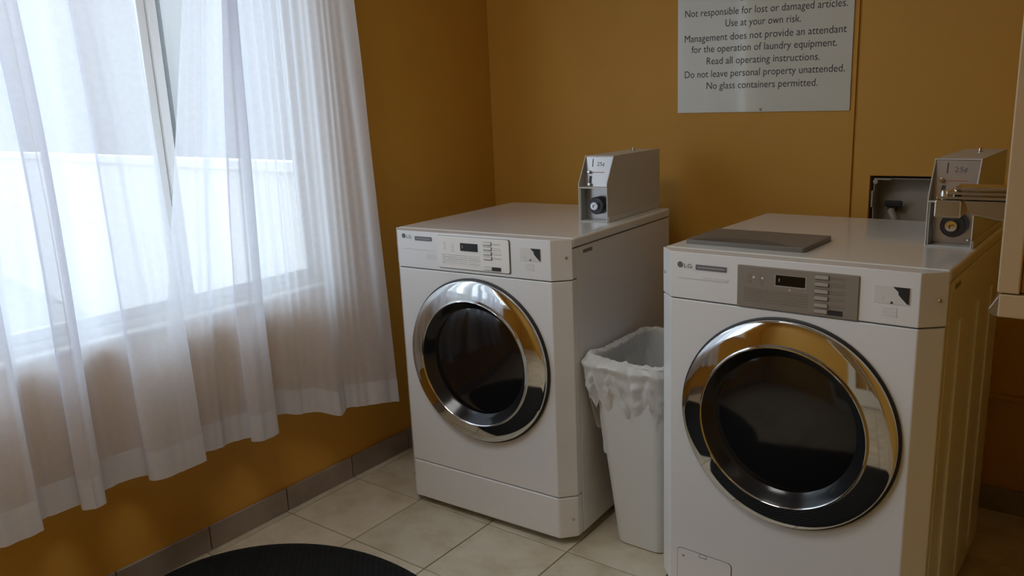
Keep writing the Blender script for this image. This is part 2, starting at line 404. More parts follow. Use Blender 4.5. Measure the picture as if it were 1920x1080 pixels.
# ------------------------------------------------------------------ curtains
def catmull(P, n):
    out = []
    for k in range(n):
        t = k/(n-1)*(len(P)-1); i = min(int(t), len(P)-2); s = t-i
        p0, p1, p2, p3 = P[max(i-1, 0)], P[i], P[i+1], P[min(i+2, len(P)-1)]
        out.append(tuple(0.5*((2*b)+(-a+c)*s+(2*a-5*b+4*c-d)*s*s+(-a+3*b-3*c+d)*s**3) for a, b, c, d in zip(p0, p1, p2, p3)))
    return out
ROD_Z, ROD_X = 2.22, 0.095
def curtain(label, P, ztop, left_shift, right_shift, seed, nu, thin=None):
    """P: hem line in plan, points (y, x, fold, z); shifts(z01) move the side edges in y"""
    root = empty('sheer_curtain', (ROD_X, (P[0][0]+P[-1][0])/2, 0.36)); tag(root, label, 'curtain', 'sheer window curtains')
    L = root.location
    H = catmull(P, nu); nz = 48; zh = 0.088
    def pt(k, z01, off=0.0):
        y, xt, d, z0 = H[k]; e = k/(nu-1)
        z = z0+(ztop-z0)*z01
        y2 = y+left_shift(z)*(1-e)**3+right_shift(z01)*e**3
        x2 = ROD_X+(xt-ROD_X)*(1-z01)**0.8+d*(1-0.35*z01)
        g = min(1.0, 6*e, 6*(1-e))
        n1 = noise.noise(Vector((y*6+seed, z*0.8, seed))); n2 = noise.noise(Vector((y*15, z*1.4, seed+5)))
        x2 += g*(0.016*n1*(0.3+z01) + 0.006*n2); y2 += g*0.020*noise.noise(Vector((y*4, z*1.0, seed+9)))*(0.25+z01)
        x2 += 0.0024*math.sin(y*150+12*n1+seed)*(0.5+0.5*n2)      # small wrinkles running down the cloth
        if thin:
            m_ = max(0.0, 1-abs(y-thin[0])/thin[1]); x2 += 0.0075*m_*(0.25+z01)*math.sin(2*math.pi*(y+0.02*n1)/0.034)
        return Vector((max(x2, 0.026)+off, y2, z))-L
    def sheet(name, m, zs_of, off):
        bm = bmesh.new(); rows = [[bm.verts.new(pt(k, q(k), off)) for k in range(nu)] for q in zs_of]
        for A, B in zip(rows, rows[1:]):
            for k in range(nu-1): bm.faces.new((A[k], A[k+1], B[k+1], B[k]))
        return obj(name, bm, m, root, smooth=180)
    sheet('sheer_cloth', m_sheer, [(lambda k, j=j: j/nz) for j in range(nz+1)], 0.0)
    sheet('hem', m_hem, [(lambda k, j=j: (zh*j/4)/(ztop-H[k][3])) for j in range(5)], 0.0016)
    sheet('heading_tape', m_hem, [(lambda k, j=j: 1.0-0.03*j/2) for j in range(3)], 0.0016)
    return root
def head(a, b, x=0.095, z=0.36, D=0.045, last=False):
    """one rounded fold standing out into the room, its neck a little narrower than its front"""
    q = [(a+.010, x, -0.3*D, z), (a-.006, x, .45*D, z), (a+.016, x, D, z), ((a+b)/2, x, .92*D, z-.003), (b-.014, x, D, z), (b, x, .75*D, z)]
    return q if last else q+[(b-.006, x, .2*D, z), (b+.004, x, -.4*D, z)]
PA = [(-2.62, .095, .04, .365), (-2.56, .095, -.045, .36)] + head(-2.50, -2.42) + [(-2.385, .095, -.045, .36)] + head(-2.35, -2.29) + [(-2.255, .095, -.045, .36)] + head(-2.215, -2.105, z=.362) \
   + [(-2.065, .095, -.046, .352), (-2.025, .095, -.044, .350)] + head(-1.992, -1.938, z=.362) + [(-1.895, .095, -.045, .361), (-1.838, .095, -.055, .360)] + head(-1.800, -1.636, z=.366, last=True)
PB = [(-1.665, .055, 0, .365), (-1.62, .06, 0, .362), (-1.578, .07, 0, .358), (-1.541, .07, 0, .356), (-1.505, .052, 0, .352)] + head(-1.458, -1.368, x=.09, z=.354) \
   + [(-1.335, .072, -.01, .383), (-1.295, .075, -.01, .380), (-1.252, .082, 0, .365), (-1.212, .085, -.006, .358), (-1.172, .090, 0, .350), (-1.110, .128, 0, .322), (-1.055, .105, 0, .328), (-1.01, .112, 0, .320), (-0.972, .122, 0, .315), (-0.930, .150, 0, .314), (-.890, .152, 0, .305), (-0.857, .165, 0, .300)]
curtain('long white sheer curtain panel hanging at the left edge of the view', PA, 2.20, lambda z: 0, lambda s: -0.033*s, 1.3, 380)
curtain('white sheer curtain panel hanging beside the room corner near the dryer', PB, 2.20, lambda z: max(0.0, (z-0.78)*0.19), lambda s: -0.02*s, 8.1, 340, thin=(-1.20, 0.16))
rod = empty('curtain_rod', (ROD_X, -1.98, ROD_Z)); tag(rod, 'white curtain rod above the window', 'curtain rod')
part('rod', m_frame, rod, lathe, [(0, -1.35), (0.011, -1.35), (0.011, 1.35), (0, 1.35)], (0, 0), axis='y', seg=16, smooth=40)
for s in (-1.30, 1.30): part('bracket', m_frame, rod, box, -ROD_X+0.001, 0.004, s-0.01, s+0.01, -0.018, 0.006, bevel=0.003)
for s in (-1.36, 1.36): part('finial', m_frame, rod, lathe, [(0, s-0.02), (0.016, s-0.01), (0.02, s), (0.016, s+0.01), (0, s+0.02)], (0, 0), axis='y', seg=16, smooth=60)

# ------------------------------------------------------------------ machines
MW, MD, MH, MC = 0.686, 0.7435, 0.983, 0.044
CU0, CU1 = 0.045, 0.641
CXD, CZD = 0.355, 0.5715
def plan(e=0.0, back=MC+0.03):
    """front strip in plan with the two angled corners"""
    return [(0-e, MC), (CU0, 0-e), (CU1, 0-e), (MW+e, MC), (MW+e, back), (0-e, back)]
def flat(bm, x0, x1, z0, z1, y):
    v = [bm.verts.new(p) for p in ((x0, y, z0), (x1, y, z0), (x1, y, z1), (x0, y, z1))]; bm.faces.new(v)
def machine(name, x, y, rz, label, cat, washer):
    R = empty(name, (x, y, 0), rz); tag(R, label, cat)
    part('inner_cabinet', m_core, R, prism, [(0.006, MC+.004), (CU0+.003, .006), (CU1-.003, .006), (MW-.006, MC+.004), (MW-.006, MD-.004), (.006, MD-.004)], 0.028, 0.972)
    # steel side and back wrap
    part('cabinet_body', m_white, R, box, 0, MW, MC+0.032, MD, 0.024, 0.9505, bevel=0.004)
    part('top_lid', m_lid, R, box, -0.002, MW+0.002, MC+0.006, MD+0.003, 0.953, MH, bevel=0.008, seg=4)
    kr = 0.003 if washer else 0.007
    cp = part('control_panel', m_white, R, prism, plan(0.001, MC+0.0035), 0.8600, MH-0.001, bevel=0.007, seg=4)
    z_low = 0.1665 if not washer else 0.024
    part('front_panel', m_white, R, prism, plan(0.0, MC+0.030), z_low, 0.8565, bevel=0.003)
    if not washer:
        part('kick_plate', m_white, R, prism, plan(0.0, MC+0.030), 0.024, 0.1635, bevel=0.006)
    part('side_rail', m_white, R, box, MW-0.010, MW-0.0005, MC+0.0045, MC+0.0315, 0.861, 0.9505)
    part('side_rail', m_white, R, box, 0.0005, 0.010, MC+0.0045, MC+0.0315, 0.861, 0.9505)
    for fx in (0.07, MW-0.07):
        for fy in (0.10, MD-0.08): part('foot', m_black, R, lathe, [(0, 0.001), (0.022, 0.001), (0.024, 0.008), (0.012, 0.010), (0.012, 0.03), (0, 0.03)], (fx, fy), axis='z', seg=20, smooth=40)
    # door: conical chrome ring, raised inner lip, recessed dark glass
    d = part('door', m_chrome, R, lathe, [(0.2665, -0.0005), (0.2675, -0.012), (0.2655, -0.0165), (0.2615, -0.0190), (0.245, -0.0222), (0.225, -0.0257), (0.2100, -0.0280), (0.2082, -0.0305), (0.2075, -0.0370), (0.2065, -0.0388), (0.2045, -0.0392), (0.2030, -0.0380), (0.2015, -0.0350)],
             (CXD, CZD), seg=160, smooth=30)
    part('door_gasket', m_black, d, lathe, [(0.266, -0.0003), (0.2725, -0.0003), (0.2725, -0.006), (0.2695, -0.0085), (0.2670, -0.0085)], (CXD, CZD), seg=120, smooth=40)
    part('bowl_wall', m_bowl, d, lathe, [(0.2018, -0.0355), (0.196, -0.029), (0.186, -0.016), (0.178, -0.0065), (0.1745, -0.0035)], (CXD, CZD), seg=120, smooth=60)
    part('door_glass', m_glass, d, lathe, [(0.1755, -0.0040), (0.160, -0.0075), (0.13, -0.0115), (0.09, -0.0145), (0.045, -0.0160), (0, -0.0165)], (CXD, CZD), seg=120, smooth=180)
    # print on the control panel
    yb = -0.0016
    lz = 0.9645 if not washer else 0.949
    part('logo_disc', m_ink, cp, lathe, [(0, yb-.0008), (0.0072, yb-.0008), (0.0078, yb)], (0.0725, lz), seg=32)
    me, wd = text_mesh('LG', 0.0155); t = obj('logo_letters', me, m_ink, cp); t.location = (0.084, yb-.0004, lz-0.0072); t.scale = (0.0215/wd, 1, 1)
    b0, b1, bz = (0.1215, 0.1925, 0.9590) if not washer else (0.1165, 0.2000, 0.9460)
    part('name_badge', m_ink, cp, prism, rrect(b0, b1, bz-.0065, bz+.0065, 0.001), yb-.0010, yb+.0008, axis='y')
    part('badge_print', mat('badge_print_'+name, (0.30, 0.30, 0.31), 0.5), cp, prism, rrect(b0+.004, b1-.004, bz-.0024, bz+.0024, 0.001), yb-.0014, yb-.0008, axis='y')
    part('faint_line', m_inkl, cp, box, 0.07, 0.205, yb-.0002, yb+.001, 0.9215 if not washer else 0.9135, 0.9228 if not washer else 0.9150)
    part('faint_print', m_print3, cp, box, 0.135 if washer else 0.165, 0.205, yb-.0003, yb+.001, 0.893 if not washer else 0.9155, 0.911 if not washer else 0.9235)
    # warning sticker with the dark picture corner
    sx0, sx1, sz0, sz1 = (0.534, 0.6085, 0.916, 0.955) if not washer else (0.549, 0.6225, 0.9075, 0.9475)
    st = part('warning_sticker', m_stick, cp, prism, rrect(sx0, sx1, sz0, sz1, 0.002), yb-.0006, yb+.0008, axis='y')
    hgt = sz1-sz0; xm = sx0+0.5*(sx1-sx0)
    dk = [(sx1-.0015, sz1-.001), (sx1-.0015, sz0+.002), (sx1-.006, sz0+.003), (xm+.020, sz0+.35*hgt), (xm+.013, sz0+.55*hgt), (xm+.012, sz0+.72*hgt), (xm+.006, sz0+.85*hgt), (xm+.001, sz1-.001)]
    part('sticker_picture', m_inkd, st, prism, dk, yb-.0010, yb-.0005, axis='y')
    part('sticker_arrow', m_inkd, st, prism, [(xm-.004, sz0+.001), (xm+.004, sz0+.001), (xm, sz0+.007)], yb-.0010, yb-.0005, axis='y')
    part('sticker_line', m_inkl, st, box, sx0+0.018, sx0+0.0192, yb-.0010, yb-.0005, sz0+.006, sz0+.016)
    part('faint_label', m_print3, cp, box, sx0+0.018, sx0+0.048, yb-.0002, yb+.001, sz0-.030, sz0-.008)
    # key pad panel
    if not washer: px0, px1, pz0, pz1 = 0.2185, 0.4965, 0.8715, 0.9745
    else: px0, px1, pz0, pz1 = 0.2305, 0.5165, 0.8610, 0.9630
    part('keypad_edge', m_btn2 if washer else m_core, cp, prism, rrect(px0-.0015, px1+(.001 if washer else .003), pz0-.002, pz1+.001, 0.003 if washer else 0.007), yb-.0004, yb+.001, axis='y')
    kp = part('keypad_panel', m_panel2 if washer else m_panel1, cp, prism, rrect(px0, px1, pz0, pz1, kr), yb-.0035, yb-.0002, axis='y', bevel=0.001)
    yp = yb-.0035
    dx0, dx1, dz0, dz1 = (0.3115, 0.3800, 0.9305, 0.9555) if not washer else (0.3265, 0.3970, 0.9225, 0.9475)
    part('display_rim', m_btn2 if washer else m_btn1, kp, prism, rrect(dx0-.002, dx1+.003, dz0-.003, dz1+.001, 0.002), yp-.0006, yp+.001, axis='y')
    part('display', m_disp, kp, prism, rrect(dx0, dx1, dz0, dz1, 0.0015), yp-.0010, yp-.0002, axis='y')
    part('display_mark', m_inkl, kp, box, dx0+.008, dx0+.0096, yp-.0014, yp-.0009, dz0+.009, dz0+.017)
    zs = (0.9590, 0.9440, 0.9290, 0.9140) if not washer else (0.9520, 0.9355, 0.9185, 0.9025, 0.8855)
    bx = 0.401 if not washer else 0.4195
    bmt = m_btn2 if washer else m_btn1; prn = m_print2 if washer else m_print1; em = m_core if not washer else mat('button_shadow', (0.13, 0.11, 0.09), 0.5)
    for z in zs:
        e_ = part('button_edge', em, kp, prism, rrect(bx-.0008, bx+.0326, z-.0058, z+.0054, 0.002), yp-.0007, yp+.0005, axis='y')
        part('button', bmt, kp, prism, rrect(bx, bx+.0308, z-.0038, z+.0046, 0.002), yp-.0032, yp-.0004, axis='y', bevel=0.0008)
        part('button_print', prn, kp, box, bx+.035, bx+.068, yp-.0003, yp+.0005, z-.0050, z+.0045)
    z = 0.8815 if not washer else 0.8715
    part('button_edge', em, kp, prism, rrect(bx-.0008, bx+.0318, z-.0052, z+.0052, 0.002), yp-.0007, yp+.0005, axis='y')
    part('button', bmt, kp, prism, rrect(bx, bx+.0305, z-.0040, z+.0046, 0.002), yp-.0032, yp-.0004, axis='y', bevel=0.0008)
    part('start_label', m_inkd, kp, prism, rrect(bx+.032, bx+.064, z-.0060, z+.0060, 0.001), yp-.0012, yp+.0003, axis='y')
    part('instruction_print', prn, kp, box, px0+.018, bx-.014, yp-.0003, yp+.0005, pz0+.012, dz0-.014)
    part('indicator_print', prn, kp, box, px0+.025, px0+.036, yp-.0003, yp+.0005, dz0-.002, dz1-.002)
    part('indicator_print', prn, kp, box, px0+.056, px0+.067, yp-.0003, yp+.0005, dz0-.004, dz1-.004)
    if washer:
        for lx in (0.272, 0.294): part('indicator_lamp', m_stick, kp, lathe, [(0, yp-.0012), (0.0028, yp-.0010), (0.0032, yp)], (lx, 0.936), seg=16)
        part('indicator_lamp', mat('lamp_pink', (0.62, 0.42, 0.36), 0.4), kp, lathe, [(0, yp-.0012), (0.0026, yp-.0010), (0.003, yp)], (0.361, 0.9135), seg=16)
    # carrying slots, screws
    for side in (0, 1):
        xa, xb = (MW-.0005, MW+.0012) if side else (-.0012, .0005)
        sl = part('side_slot', m_white, R, prism, rrect(0.093, 0.172, 0.9255, 0.9425, 0.003), xa, xb, axis='x', bevel=0.0006)
        part('slot_opening', mat('slot_shade_'+name+str(side), (0.20, 0.19, 0.18), 0.6), sl, prism, rrect(0.108, 0.166, 0.9285, 0.9395, 0.002), xa+(0.001 if side else -.0003), xb+(0.0003 if side else -.001), axis='x')
    for (zz) in ((0.927, 0.087) if not washer else (0.918,)):
        for sgn in (0, 1):
            sc = part('screw', m_chrome2, R, lathe, [(0, -.0030), (0.0035, -.0026), (0.0045, -.0012), (0.0045, 0.002)], (0, 0), seg=16, smooth=50)
            if sgn: sc.location = (0.674, (0.674-CU1)/(MW-CU1)*MC, zz); sc.rotation_euler = (0, 0, math.atan2(MC, MW-CU1))
            else: sc.location = (0.012, (CU0-0.012)/CU0*MC, zz); sc.rotation_euler = (0, 0, -math.atan2(MC, CU0))
    if washer:
        # pressed ribs on the side
        for v in (0.20, 0.42, 0.60): part('side_rib', m_white, R, prism, [(v-.012, 0.06), (v+.012, 0.06), (v+.012, 0.84), (v-.012, 0.84)], MW-.002, MW+.004, axis='x', bevel=0.004)
        # filter hatch low on the front
        ht_e = part('filter_hatch_gap', m_core, R, prism, rrect(0.0675, 0.2295, 0.030, 0.1395, 0.012), -0.0006, 0.002, axis='y')
        ht = part('filter_hatch', m_white, R, prism, rrect(0.0690, 0.2275, 0.031, 0.1380, 0.011), -0.0022, 0.0, axis='y', bevel=0.0008)
        part('hatch_latch', m_core, ht, box, 0.1345, 0.1575, -0.0026, -0.0015, 0.1285, 0.1378)
        part('hatch_tab', m_white, ht, box, 0.1360, 0.1560, -0.0034, -0.0015, 0.1305, 0.1372, bevel=0.0006)
        part('hatch_screw', m_chrome2, ht, lathe, [(0, -.0052), (0.003, -.0046), (0.0042, -.003), (0.0042, -.001)], (0.0865, 0.1185), seg=16, smooth=50)
        # detergent lid on the top with a thumb scoop
        bm = bmesh.new(); prism(bm, rrect(0.030, 0.352, 0.108, 0.312, 0.008), MH-.001, MH+0.0125)
        dl = obj('detergent_lid', bm, m_lidgrey, R, bevel=0.002)
        bm = bmesh.new(); nx, ny = 40, 10; rows = []
        for j in range(ny+1):
            rows.append([])
            for i in range(nx+1):
                a = i/nx; uu = 0.050+a*0.255; wv = 0.062*(1-(2*a-1)**2)**0.6*(j/ny)
                rows[-1].append(bm.verts.new((uu, 0.1085+wv, MH+0.0128-0.0*j)))
        bmesh.ops.remove_doubles(bm, verts=bm.verts, dist=1e-9)
        for A, B in zip(rows, rows[1:]):
            for i in range(nx):
                bm.faces.new((A[i], A[i+1], B[i+1], B[i]))
        obj('thumb_scoop', bm, mat('scoop_dark', (0.085, 0.08, 0.075), 0.42), dl)
    return R
M1 = machine('clothes_dryer', 0.3091, -0.9864, 0.0381, 'white front-loading laundry machine with white keypad in the room corner by the curtain', 'dryer', False)
M2 = machine('washing_machine', 1.2907, -0.9711, -0.0468, 'white front-loading washing machine with taupe keypad and grey top hatch beside the trash can', 'washing machine', True)

# ------------------------------------------------------------------ coin boxes
def coin_box(parent_m, rz, mx, my, u0, v0, wd, label):
    c, s = math.cos(rz), math.sin(rz)
    R = empty('coin_box', (mx+c*u0-s*v0, my+s*u0+c*v0, MH+0.0006), rz); tag(R, label, 'coin box', 'coin boxes on the laundry machines')
    z1, zt, sl, dp, th = 0.125, 0.211, 0.050, 0.405, 0.0025
    side = [(0, 0), (0, z1), (sl, zt), (dp, zt), (dp, 0)]
    # folded sheet-metal shell, open at the front
    bm = bmesh.new(); outer = side; inner = [(0, th), (0, z1-.0005), (sl-.0005, zt-th), (dp-th, zt-th), (dp-th, th)]
    L = {}
    for key, x, pr in (('oL', 0, outer), ('oR', wd, outer), ('iL', th, inner), ('iR', wd-th, inner)):
        L[key] = [bm.verts.new((x, p[0], p[1])) for p in pr]
    for k in ('oL', 'oR', 'iL', 'iR'): bm.faces.new(L[k])
    for a, b in ((2, 3), (3, 4), (4, 0)):
        bm.faces.new((L['oL'][a], L['oL'][b], L['oR'][b], L['oR'][a])); bm.faces.new((L['iL'][a], L['iL'][b], L['iR'][b], L['iR'][a]))
    for a, b in ((0, 1), (1, 2)):
        bm.faces.new((L['oL'][a], L['oL'][b], L['iL'][b], L['iL'][a])); bm.faces.new((L['oR'][a], L['oR'][b], L['iR'][b], L['iR'][a]))
    bm.faces.new((L['oL'][2], L['oR'][2], L['iR'][2], L['iL'][2])); bm.faces.new((L['oL'][0], L['oR'][0], L['iR'][0], L['iL'][0]))
    shell = obj('shell', bm, m_box, R)
    part('base_flange', m_box, R, box, wd+.0002, wd+0.0035, 0.002, dp, 0.0, 0.018, bevel=0.001)
    part('divider', m_box, R, box, th, wd-th, 0.0005, 0.10, z1-.016, z1-.0125)
    # upper compartment: sloping coin plate set back
    def plate_pt(t, off): return (0.032+t*(0.052-0.032)+off, (z1-.0125)+t*(zt-th-.001-(z1-.0125)))
    a, b, a2, b2 = plate_pt(0, 0), plate_pt(1, 0), plate_pt(0, 0.003), plate_pt(1, 0.003)
    cpl = part('coin_plate', m_plate, R, prism, [a, b, b2, a2], th+.0002, wd-th-.0002, axis='x')
    nv = Vector((0, -(b[1]-a[1]), b[0]-a[0])).normalized()
    ang = math.atan2(b[0]-a[0], b[1]-a[1])
    def on_plate(o, x, t, lift=0.0006):
        p = plate_pt(t, 0); o.location = Vector((x, p[0], p[1]))+nv*lift; o.rotation_euler = (-ang, 0, 0); return o
    on_plate(part('coin_slot', m_inkd, cpl, box, -.0012, .0012, -.0003, .0006, -.013, .013), 0.030, 0.80)
    me, w_ = text_mesh('25¢', 0.018); on_plate(obj('price_print', me, m_ink, cpl), 0.046, 0.70).scale = (0.028/w_, 1, 1)
    on_plate(part('red_print', m_red, cpl, box, 0, 0.042, -.0002, .0003, -.001, .001), 0.034, 0.48)
    on_plate(part('return_slot', m_inkd, cpl, box, -.0045, .0045, -.0003, .0006, -.013, .011), 0.026, 0.24)
    for t_, x_ in ((0.48, 0.022), (0.06, 0.027)):
        on_plate(part('button_knob', m_chrome, cpl, lathe, [(0, -.012), (0.004, -.0118), (0.0056, -.009), (0.0056, -.003), (0.0038, -.002), (0.0038, 0.002)], (0, 0), seg=20, smooth=40), x_, t_)
    # lower compartment: lock in a shallow recess
    part('lower_back', m_plate, R, box, th+.0002, wd-th-.0002, 0.040, 0.043, th+.0005, z1-.0165)
    part('lower_cheek', m_boxin, R, box, th+.0003, th+.004, 0.003, 0.0395, th+.001, z1-.017)
    lc = (wd*0.56, 0.052)
    lk = part('lock_barrel', m_lock, R, lathe, [(0, 0.008), (0.026, 0.008), (0.0285, 0.011), (0.030, 0.039)], lc, seg=48, smooth=35)
    part('lock_core', m_chrome, lk, lathe, [(0, -.002), (0.0125, -.002), (0.0140, 0.0), (0.0145, 0.0085)], (lc[0]-.002, lc[1]), seg=32, smooth=35)
    part('key_hole', m_inkd, lk, prism, [(lc[0]-.006, lc[1]-.006), (lc[0]-.003, lc[1]-.006), (lc[0]-.003, lc[1]+.001), (lc[0]+.005, lc[1]+.003), (lc[0]+.005, lc[1]+.005), (lc[0]-.006, lc[1]+.003)], -.0026, -.0018, axis='y')
    part('floor_screw', m_chrome2, R, lathe, [(0, 0.034), (0.003, 0.035), (0.004, 0.0395)], (wd-.014, 0.014), seg=12)
    # lock bolt on the top
    bt = part('top_bolt', m_chrome, R, lathe, [(0.008, zt-.0005), (0.008, zt+.002), (0.0045, zt+.003), (0.0045, zt+.009), (0.003, zt+.0115), (0, zt+.012)], (wd*.55, 0.29), axis='z', seg=20, smooth=40)
    return R
coin_box(M1, 0.0381, 0.3091, -0.9864, 0.535, 0.354, 0.106, 'pale grey slanted metal coin box on the laundry machine in the corner')
coin_box(M2, -0.0468, 1.2907, -0.9711, 0.572, 0.326, 0.103, 'pale grey slanted metal coin box on the washing machine with the taupe keypad')

# ------------------------------------------------------------------ sign
sg = empty('notice_sign', (0.8975, -0.002, 1.3135)); tag(sg, 'white laundry rules notice sign with black lettering on the orange wall', 'sign')
part('sign_board', m_sign, sg, prism, [(0, 0), (0.6170, -0.0095), (0.6170, 0.66), (0, 0.67)], -0.0035, 0.0015, axis='y', bevel=0.0006)
for s, xa, xb, za, zb in (('Not responsible for lost or damaged articles.', .926, 1.494, 1.654, 1.636), ('Use at your own risk.', 1.080, 1.345, 1.609, 1.601),
        ('Management does not provide an attendant', .925, 1.494, 1.566, 1.555), ('for the operation of laundry equipment.', .952, 1.466, 1.527, 1.514),
        ('Read all operating instructions.', 1.011, 1.412, 1.483, 1.473), ('Do not leave personal property unattended.', .926, 1.494, 1.439, 1.431),
        ('No glass containers permitted.', 1.012, 1.408, 1.396, 1.389), ('Forg', 1.086, 1.146, 1.7005, 1.6985)):
    me, wd = text_mesh(s, 0.0355); t = obj('lettering', me, m_inkd, sg)
    t.location = (xa-.8975, -0.0040, za-1.3135); t.rotation_euler = (0, -math.atan2(zb-za, xb-xa), 0); t.scale = ((xb-xa)/wd, 1, 1)
part('sign_screw', m_chrome2, sg, lathe, [(0, -.0072), (0.0035, -.0065), (0.005, -.0038)], (0.3175, 0.004), seg=16, smooth=50)

# ------------------------------------------------------------------ valve box in the wall
vb = empty('valve_box', (HX0, 0.0, HZ0)); tag(vb, 'recessed white plastic water valve box in the wall behind the washing machine', 'valve box')
W_, H_ = HX1-HX0, HZ1-HZ0
m_vbox = mat('valve_box_plastic', (0.36, 0.33, 0.27), 0.45)
bm = bmesh.new(); x0, x1, z0, z1, d = 0.010, W_-0.004, 0.004, H_-0.008, 0.085; t = 0.003
box(bm, x0, x1, d-t, d, z0, z1); box(bm, x0, x0+t, 0.012, d-t, z0, z1); box(bm, x1-t, x1, 0.012, d-t, z0, z1); box(bm, x0+t, x1-t, 0.006, d-t, z0, z0+t); box(bm, x0+t, x1-t, 0.012, d-t, z1-t, z1)
bmesh.ops.remove_doubles(bm, verts=bm.verts, dist=1e-5)
obj('box_shell', bm, m_vbox, vb)
part('wall_cavity', m_core, vb, box, -0.004, W_+0.004, 0.1285, 0.1325, -0.004, H_+0.004)
part('clip', m_vbox, vb, box, 0.0055, 0.0115, 0.002, 0.030, H_-0.105, H_-0.050, bevel=0.001)
part('corner_tab', m_vbox, vb, lathe, [(0, 0.002), (0.007, 0.003), (0.009, 0.008), (0.009, 0.014)], (0.0165, H_-0.020), seg=16, smooth=40)
part('corner_strip', m_vbox, vb, box, 0.015, 0.065, 0.003, 0.013, H_-0.0135, H_-0.0085, bevel=0.001)
vv = part('valve_body', mat('valve_dark', (0.06, 0.035, 0.025), 0.4, metal=0.4), vb, lathe, [(0, 0.052), (0.012, 0.052), (0.012, 0.058), (0.016, 0.060), (0.016, 0.082)], (0.062, 0.075), seg=20, smooth=40)
part('valve_handle', m_black, vv, box, 0.040, 0.095, 0.040, 0.052, 0.078, 0.098, bevel=0.004)
part('hose', m_vbox, vb, tube, [(0.062, 0.048, 0.066), (0.064, 0.040, 0.058), (0.072, 0.034, 0.048), (0.078, 0.030, 0.030), (0.080, 0.028, 0.008)], 0.011, 14, smooth=60)

# ------------------------------------------------------------------ trash can with liner
bn = empty('trash_can', (1.150, -0.690, 0.001)); tag(bn, 'white plastic trash can with a thin bag between the two laundry machines', 'trash can')
def bin_ring(z, e=0.0, n=10):
    s = z/0.605
    return rrect(-0.066-0.066*s-e, 0.098+0.020*s+e, -0.150-0.042*s-e, 0.150+0.042*s+e, 0.030+0.008*s, n)
bm = bmesh.new(); rings = []
for z, e in ((0.0, -0.004), (0.004, 0.0), (0.15, 0), (0.30, 0), (0.45, 0), (0.575, 0), (0.578, 0.006), (0.600, 0.0065), (0.605, 0.004), (0.604, -0.001), (0.590, -0.003), (0.40, -0.003), (0.20, -0.003), (0.01, -0.003)):
    rings.append([bm.verts.new((x, y, z)) for x, y in bin_ring(z, e)])
for A, B in zip(rings, rings[1:]):
    for k in range(len(A)): bm.faces.new((A[k], A[(k+1) % len(A)], B[(k+1) % len(A)], B[k]))
bm.faces.new(rings[0]); bm.faces.new(rings[-1])
obj('can_body', bm, m_binw, bn, smooth=40)
def resample(P, n):
    P = P+[P[0]]; L = [0]
    for a, b in zip(P, P[1:]): L.append(L[-1]+math.hypot(b[0]-a[0], b[1]-a[1]))
    out = []; i = 0
    for k in range(n):
        t = L[-1]*k/n
        while L[i+1] < t: i += 1
        s = (t-L[i])/max(L[i+1]-L[i], 1e-9); out.append((P[i][0]+(P[i+1][0]-P[i][0])*s, P[i][1]+(P[i+1][1]-P[i][1])*s))
    return out
N = 220
bm = bmesh.new(); cols = []
base = resample(bin_ring(0.605, 0.0, 8), N)
for k in range(N):
    x, y = base[k]; dx, dy = x-0.0, y
    l = math.hypot(dx, dy); nx, ny = dx/l, dy/l
    # outward direction of the nearer wall
    a = k/N*2*math.pi
    hang = 0.135+0.05*math.sin(a*3+0.6)+0.035*math.sin(a*7+1.0)+0.02*math.sin(a*13)
    front = max(0, 1-abs((x-0.012))/0.055) if y < -0.17 else 0
    hang += 0.105*front
    if y < -0.17 and x < -0.05: hang += 0.03
    left = max(0, 1-abs(y+0.13)/0.10) if x < -0.10 else 0
    hang += 0.10*left
    col = []
    for j in range(8):
        z = 0.30+(0.600-0.30)*j/7; s = 1-0.055-0.08*(1-j/7)
        w_ = 0.006*noise.noise(Vector((x*30, y*30, z*14)))
        col.append(Vector((0.012+(x-0.012)*s+nx*w_, y*s+ny*w_, z)))
    puff = 0.005+0.011*(0.5+0.5*noise.noise(Vector((x*24, y*24, 3))))
    corner = max(0.0, 1-math.hypot(x+0.115, y+0.165)/0.075)
    puff += 0.012*corner
    for j in range(7):                                   # bunched roll over the rim
        t = math.pi*j/6
        w_ = 0.006*noise.noise(Vector((x*55, y*55, j*0.9)))
        q = -0.013+(puff+0.016)*(1-math.cos(t))*0.5+w_
        col.append(Vector((x+nx*q, y+ny*q, 0.606+(0.010+0.016*corner)*math.sin(t)+abs(w_)*1.3)))
    for j in range(1, 23):                               # outside flap, crumpled
        d = j/22; z = 0.606-hang*d
        s = (0.605-z)/0.605
        cr = abs(noise.noise(Vector((x*38+4, y*38, z*30))))*0.016+abs(noise.noise(Vector((x*75, y*75+2, z*60))))*0.008
        q = puff*(1-0.7*d)-0.085*s+0.004+cr*(0.35+0.9*math.sin(math.pi*min(d*1.15, 1)))
        q += 0.010*max(0.0, math.exp(-((d-0.06)/0.07)**2))
        if left > 0 and x < -0.10: q += 0.030*left*d
        q = max(q, -0.105*s+0.0035)
        wob = 0.012*d*noise.noise(Vector((x*30, y*30, z*12+7)))
        col.append(Vector((x+nx*q-ny*wob, y+ny*q+nx*wob, z)))
    cols.append([bm.verts.new(p) for p in col])
for k in range(N):
    A, B = cols[k], cols[(k+1) % N]
    for j in range(len(A)-1): bm.faces.new((A[j], B[j], B[j+1], A[j+1]))
obj('bag_liner', bm, m_bag, bn, smooth=60)

